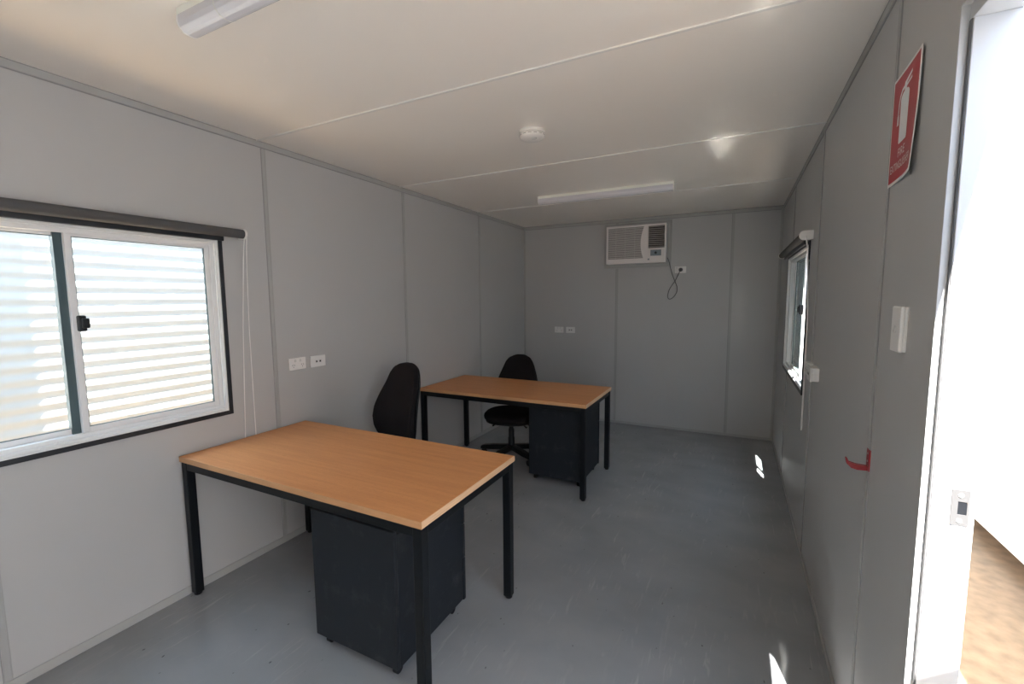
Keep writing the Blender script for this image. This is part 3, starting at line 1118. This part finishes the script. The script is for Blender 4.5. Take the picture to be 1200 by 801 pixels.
def sign_sheet(u0, u1, v0, v1, l0, l1, r=0.0, nu=14, nv=18):
    bm = nb()
    rows = []
    for j in range(nv+1):
        for_u = []
        v = v0+(v1-v0)*j/nv
        for i in range(nu+1):
            u = u0+(u1-u0)*i/nu
            for_u.append((u, v))
        rows.append(for_u)
    A_ = [[bm.verts.new(sign_pt(u, v, l0)) for u, v in row] for row in rows]
    B_ = [[bm.verts.new(sign_pt(u, v, l1)) for u, v in row] for row in rows]
    for j in range(nv):
        for i in range(nu):
            bm.faces.new((A_[j][i], A_[j][i+1], A_[j+1][i+1], A_[j+1][i]))
            bm.faces.new((B_[j][i+1], B_[j][i], B_[j+1][i], B_[j+1][i+1]))
    for j in range(nv):
        bm.faces.new((A_[j][0], A_[j+1][0], B_[j+1][0], B_[j][0]))
        bm.faces.new((A_[j+1][nu], A_[j][nu], B_[j][nu], B_[j+1][nu]))
    for i in range(nu):
        bm.faces.new((A_[0][i+1], A_[0][i], B_[0][i], B_[0][i+1]))
        bm.faces.new((A_[nv][i], A_[nv][i+1], B_[nv][i+1], B_[nv][i]))
    return bm


obj('border', sign_sheet(0, 1, 0, 1, 0.0, 0.0014), M_signw, sgn)
obj('red_field', sign_sheet(0.032, 0.968, 0.026, 0.974, 0.0014, 0.0018), M_red, sgn)


def sign_poly(bm, pts, lift):
    """flat polygon given in sign u,v, laid on the sheet"""
    f = bm.faces.new([bm.verts.new((u, v, 0)) for u, v in pts])
    bmesh.ops.triangulate(bm, faces=[f])


def finish_sign(bm, lift):
    bmesh.ops.subdivide_edges(bm, edges=bm.edges, cuts=3, use_grid_fill=True)
    for v in bm.verts:
        v.co = sign_pt(v.co.x, v.co.y, lift)


bm = nb()
body = [(0.36, 0.345)] + [(0.345, 0.36), (0.345, 0.74)] + [(0.345+0.155*(1-math.cos(PI*i/12)), 0.74+0.055*math.sin(PI*i/12)) for i in range(1, 12)] + [(0.655, 0.74), (0.655, 0.36), (0.64, 0.345)]
sign_poly(bm, body, 0)
sign_poly(bm, [(0.46, 0.785), (0.46, 0.835), (0.54, 0.835), (0.54, 0.785)], 0)
sign_poly(bm, [(0.44, 0.83), (0.46, 0.865), (0.72, 0.905), (0.72, 0.880), (0.55, 0.845), (0.54, 0.83)], 0)
sign_poly(bm, [(0.53, 0.832), (0.72, 0.850), (0.72, 0.828), (0.54, 0.812)], 0)
hose = [(0.46, 0.845), (0.37, 0.835), (0.30, 0.79), (0.265, 0.72), (0.255, 0.62), (0.285, 0.62), (0.295, 0.71), (0.325, 0.77), (0.38, 0.808), (0.46, 0.815)]
sign_poly(bm, hose, 0)
sign_poly(bm, [(0.245, 0.62), (0.295, 0.62), (0.305, 0.53), (0.235, 0.53)], 0)
finish_sign(bm, 0.0024)
obj('pictogram', bm, M_signw, sgn)


def sign_text(txt, uc, vc, wid, hgt):
    cu = bpy.data.curves.new('lettering', 'FONT')
    cu.body = txt
    cu.resolution_u = 3
    tmp = bpy.data.objects.new('lettering', cu)
    COL.objects.link(tmp)
    dg = bpy.context.evaluated_depsgraph_get()
    me_ = bpy.data.meshes.new_from_object(tmp.evaluated_get(dg))
    bpy.data.objects.remove(tmp)
    bpy.data.curves.remove(cu)
    bm = nb()
    bm.from_mesh(me_)
    bpy.data.meshes.remove(me_)
    xs = [v.co.x for v in bm.verts]
    ys = [v.co.y for v in bm.verts]
    x0, x1, y0, y1 = min(xs), max(xs), min(ys), max(ys)
    for v in bm.verts:
        v.co = sign_pt(uc-wid/2+wid*(v.co.x-x0)/(x1-x0), vc-hgt/2+hgt*(v.co.y-y0)/(y1-y0), 0.0024)
    obj('lettering', bm, M_signw, sgn)


sign_text('FIRE', 0.5, 0.262, 0.27, 0.075)
sign_text('EXTINGUISHER', 0.5, 0.150, 0.80, 0.075)

hk = thing('extinguisher_hook', 'red metal extinguisher hook on the door wall below the sign', 'hook', (W, -3.545, 0.955))
bm = nb(); box(bm, -0.004, 0, -0.016, 0.016, 0.0, 0.068, 0.0012)
obj('back_plate', bm, M_hook, hk)
bm = nb()
prism(bm, [(-0.001, 0.0), (-0.001, 0.014), (-0.034, 0.015), (-0.052, 0.020), (-0.057, 0.033), (-0.061, 0.032), (-0.058, 0.016), (-0.046, 0.003), (-0.030, -0.001)], 'y', -0.009, 0.009, 0.0008)
obj('arm', bm, M_hook, hk)
for zz in (0.030, 0.054):
    bm = nb(); lathe(bm, [(0.0040, 0), (0.0036, 0.0015), (0.0015, 0.0024)], n=12)
    obj('screw', bm, M_steel, hk, True, Matrix.Translation((-0.003, 0, zz)) @ Matrix.Rotation(-PI/2, 4, 'Y'))


# ================================================================== doorway
dj = thing('door_1', '', 'door')
del dj['label'], dj['category']
dj['kind'] = 'structure'
XO = W+T+0.011
bm = nb()
# inner strip, then the jamb proper standing 18 mm further into the opening
box(bm, W-0.002, W+0.016, DR[1]-0.004, DR[1], 0.0, DR[3], 0.001)
box(bm, W+0.0140, XO, DR[1]-0.018, DR[1], 0.0, DR[3]-0.036, 0.0015)
obj('jamb', bm, M_jamb, dj)
bm = nb()
box(bm, W-0.002, W+0.014, DR[0], DR[0]+0.004, 0.0, DR[3], 0.001)
box(bm, W+0.0125, XO, DR[0], DR[0]+0.040, 0.0, DR[3]-0.036, 0.0015)
obj('jamb', bm, M_jamb, dj)
bm = nb()
box(bm, W-0.002, W+0.014, DR[0]+0.004, DR[1]-0.004, DR[3]-0.004, DR[3], 0.001)
box(bm, W+0.0125, XO, DR[0], DR[1], DR[3]-0.036, DR[3], 0.0015)
obj('head', bm, M_jamb, dj)
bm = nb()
box(bm, W+0.0115, W+0.0145, DR[1]-0.015, DR[1]-0.004, 0.0, DR[3]-0.036, 0.0008)  # dark strip standing in for the shaded side of the jamb step
obj('jamb_shade_strip', bm, M_jambshade, dj)
bm = nb()
box(bm, W+0.0125, XO, -4.86, -4.80, 0.0, DR[3]-0.036, 0.002)  # post added out of view to split the widened opening
obj('added_mullion', bm, M_alu, dj)
LA = Matrix.Translation((XO+0.004, -4.79, 0)) @ Matrix.Rotation(math.atan(0.45), 4, 'Z')
bm = nb(); box(bm, 0.0, 0.74, -0.034, 0.0, 0.015, 2.040, 0.003)
leaf = obj('door_leaf', bm, M_nwall, dj, False, LA)
bm = nb()
for yy, s_ in ((0.0, 1), (-0.034, -1)):
    cyl(bm, (0.68, yy, 1.02), (0.68, yy+0.050*s_, 1.02), 0.010, 14)
    tube(bm, [(0.685, yy+0.050*s_, 1.02), (0.57, yy+0.050*s_, 1.02)], 0.009, 12)
obj('lever_handle', bm, M_steel, leaf, True, LA)
bm = nb()
box(bm, W, XO, DR[0]+0.040, DR[1]-0.018, 0.0, 0.012, 0.003)
obj('threshold', bm, M_alu_edge, dj)
yj = DR[1]-0.018
bm = nb()
sx0, sx1, sz0, sz1 = W+0.046, W+0.076, 1.000, 1.080
# plate built around its latch opening
ox0, ox1, oz0, oz1 = W+0.057, W+0.072, 1.025, 1.054
box(bm, sx0, ox0, yj-0.0018, yj+0.0005, sz0, sz1)
box(bm, ox1, sx1, yj-0.0018, yj+0.0005, sz0, sz1)
box(bm, ox0, ox1, yj-0.0018, yj+0.0005, sz0, oz0)
box(bm, ox0, ox1, yj-0.0018, yj+0.0005, oz1, sz1)
spl = obj('strike_plate', bm, M_strike, dj)
bm = nb(); box(bm, ox0, ox1, yj-0.0008, yj+0.0002, oz0, oz1)
obj('latch_hole', bm, M_hole, spl)
for zz in (1.011, 1.068):
    bm = nb(); lathe(bm, [(0.0048, 0), (0.0042, 0.0012), (0.002, 0.0018)], n=14)
    obj('screw', bm, M_alu, spl, True, Matrix.Translation(((sx0+sx1)/2, yj-0.0018, zz)) @ Matrix.Rotation(PI/2, 4, 'X'))


# ================================================================== outside
GZ = -0.25
bm = nb()
bmesh.ops.create_grid(bm, x_segments=60, y_segments=60, size=14)
for v in bm.verts:
    v.co.z = 0.012*math.sin(v.co.x*3.1+v.co.y*1.7) + 0.010*math.sin(v.co.y*4.3-v.co.x)
bmesh.ops.translate(bm, verts=bm.verts, vec=(1.4, -3, GZ-0.02))
struct('ground', bm, M_ground)

# white hut across the gap outside the door
nbx = 4.03
hut = thing('portable_building', 'white portable building across the gap outside the doorway', 'building', (nbx, -3, GZ))
bm = nb()
box(bm, 0.0, 2.9, -4.5, 6.0, 0.17, 2.85)
obj('wall', bm, M_nwall, hut)
bm = nb()
box(bm, -0.16, 3.05, -4.65, 6.15, 2.85, 2.93, 0.01)
obj('roof', bm, M_nwall, hut)
for yy in (-4.2, -2.4, -0.6, 1.23, 3.0, 4.8):
    bm = nb(); box(bm, 0.03, 2.85, yy, yy+0.10, 0.0, 0.17, 0.005)
    obj('skid', bm, M_nred, hut)

# corrugated building outside the window beside the desk
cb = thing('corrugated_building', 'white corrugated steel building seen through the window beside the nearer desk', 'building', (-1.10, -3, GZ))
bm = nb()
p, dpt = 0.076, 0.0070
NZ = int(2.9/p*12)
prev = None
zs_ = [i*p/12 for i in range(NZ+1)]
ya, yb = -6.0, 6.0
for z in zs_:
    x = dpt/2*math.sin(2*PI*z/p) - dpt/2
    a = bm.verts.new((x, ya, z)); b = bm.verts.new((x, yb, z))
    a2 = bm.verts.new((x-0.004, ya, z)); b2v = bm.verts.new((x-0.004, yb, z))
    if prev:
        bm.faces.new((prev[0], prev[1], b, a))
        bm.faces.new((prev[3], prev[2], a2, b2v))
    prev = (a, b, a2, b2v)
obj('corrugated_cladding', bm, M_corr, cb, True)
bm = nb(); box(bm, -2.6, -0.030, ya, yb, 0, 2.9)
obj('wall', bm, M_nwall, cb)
bm = nb(); box(bm, -2.7, 0.04, ya-0.1, yb+0.1, 2.9, 2.98, 0.01)
obj('roof', bm, M_nwall, cb)
bm = nb(); box(bm, -0.02, 0.105, -1.78, -1.615, 0, 2.9, 0.004)  # unseen upright added to cast shade on the end of the cladding
obj('shade_fin', bm, M_nwall, cb)
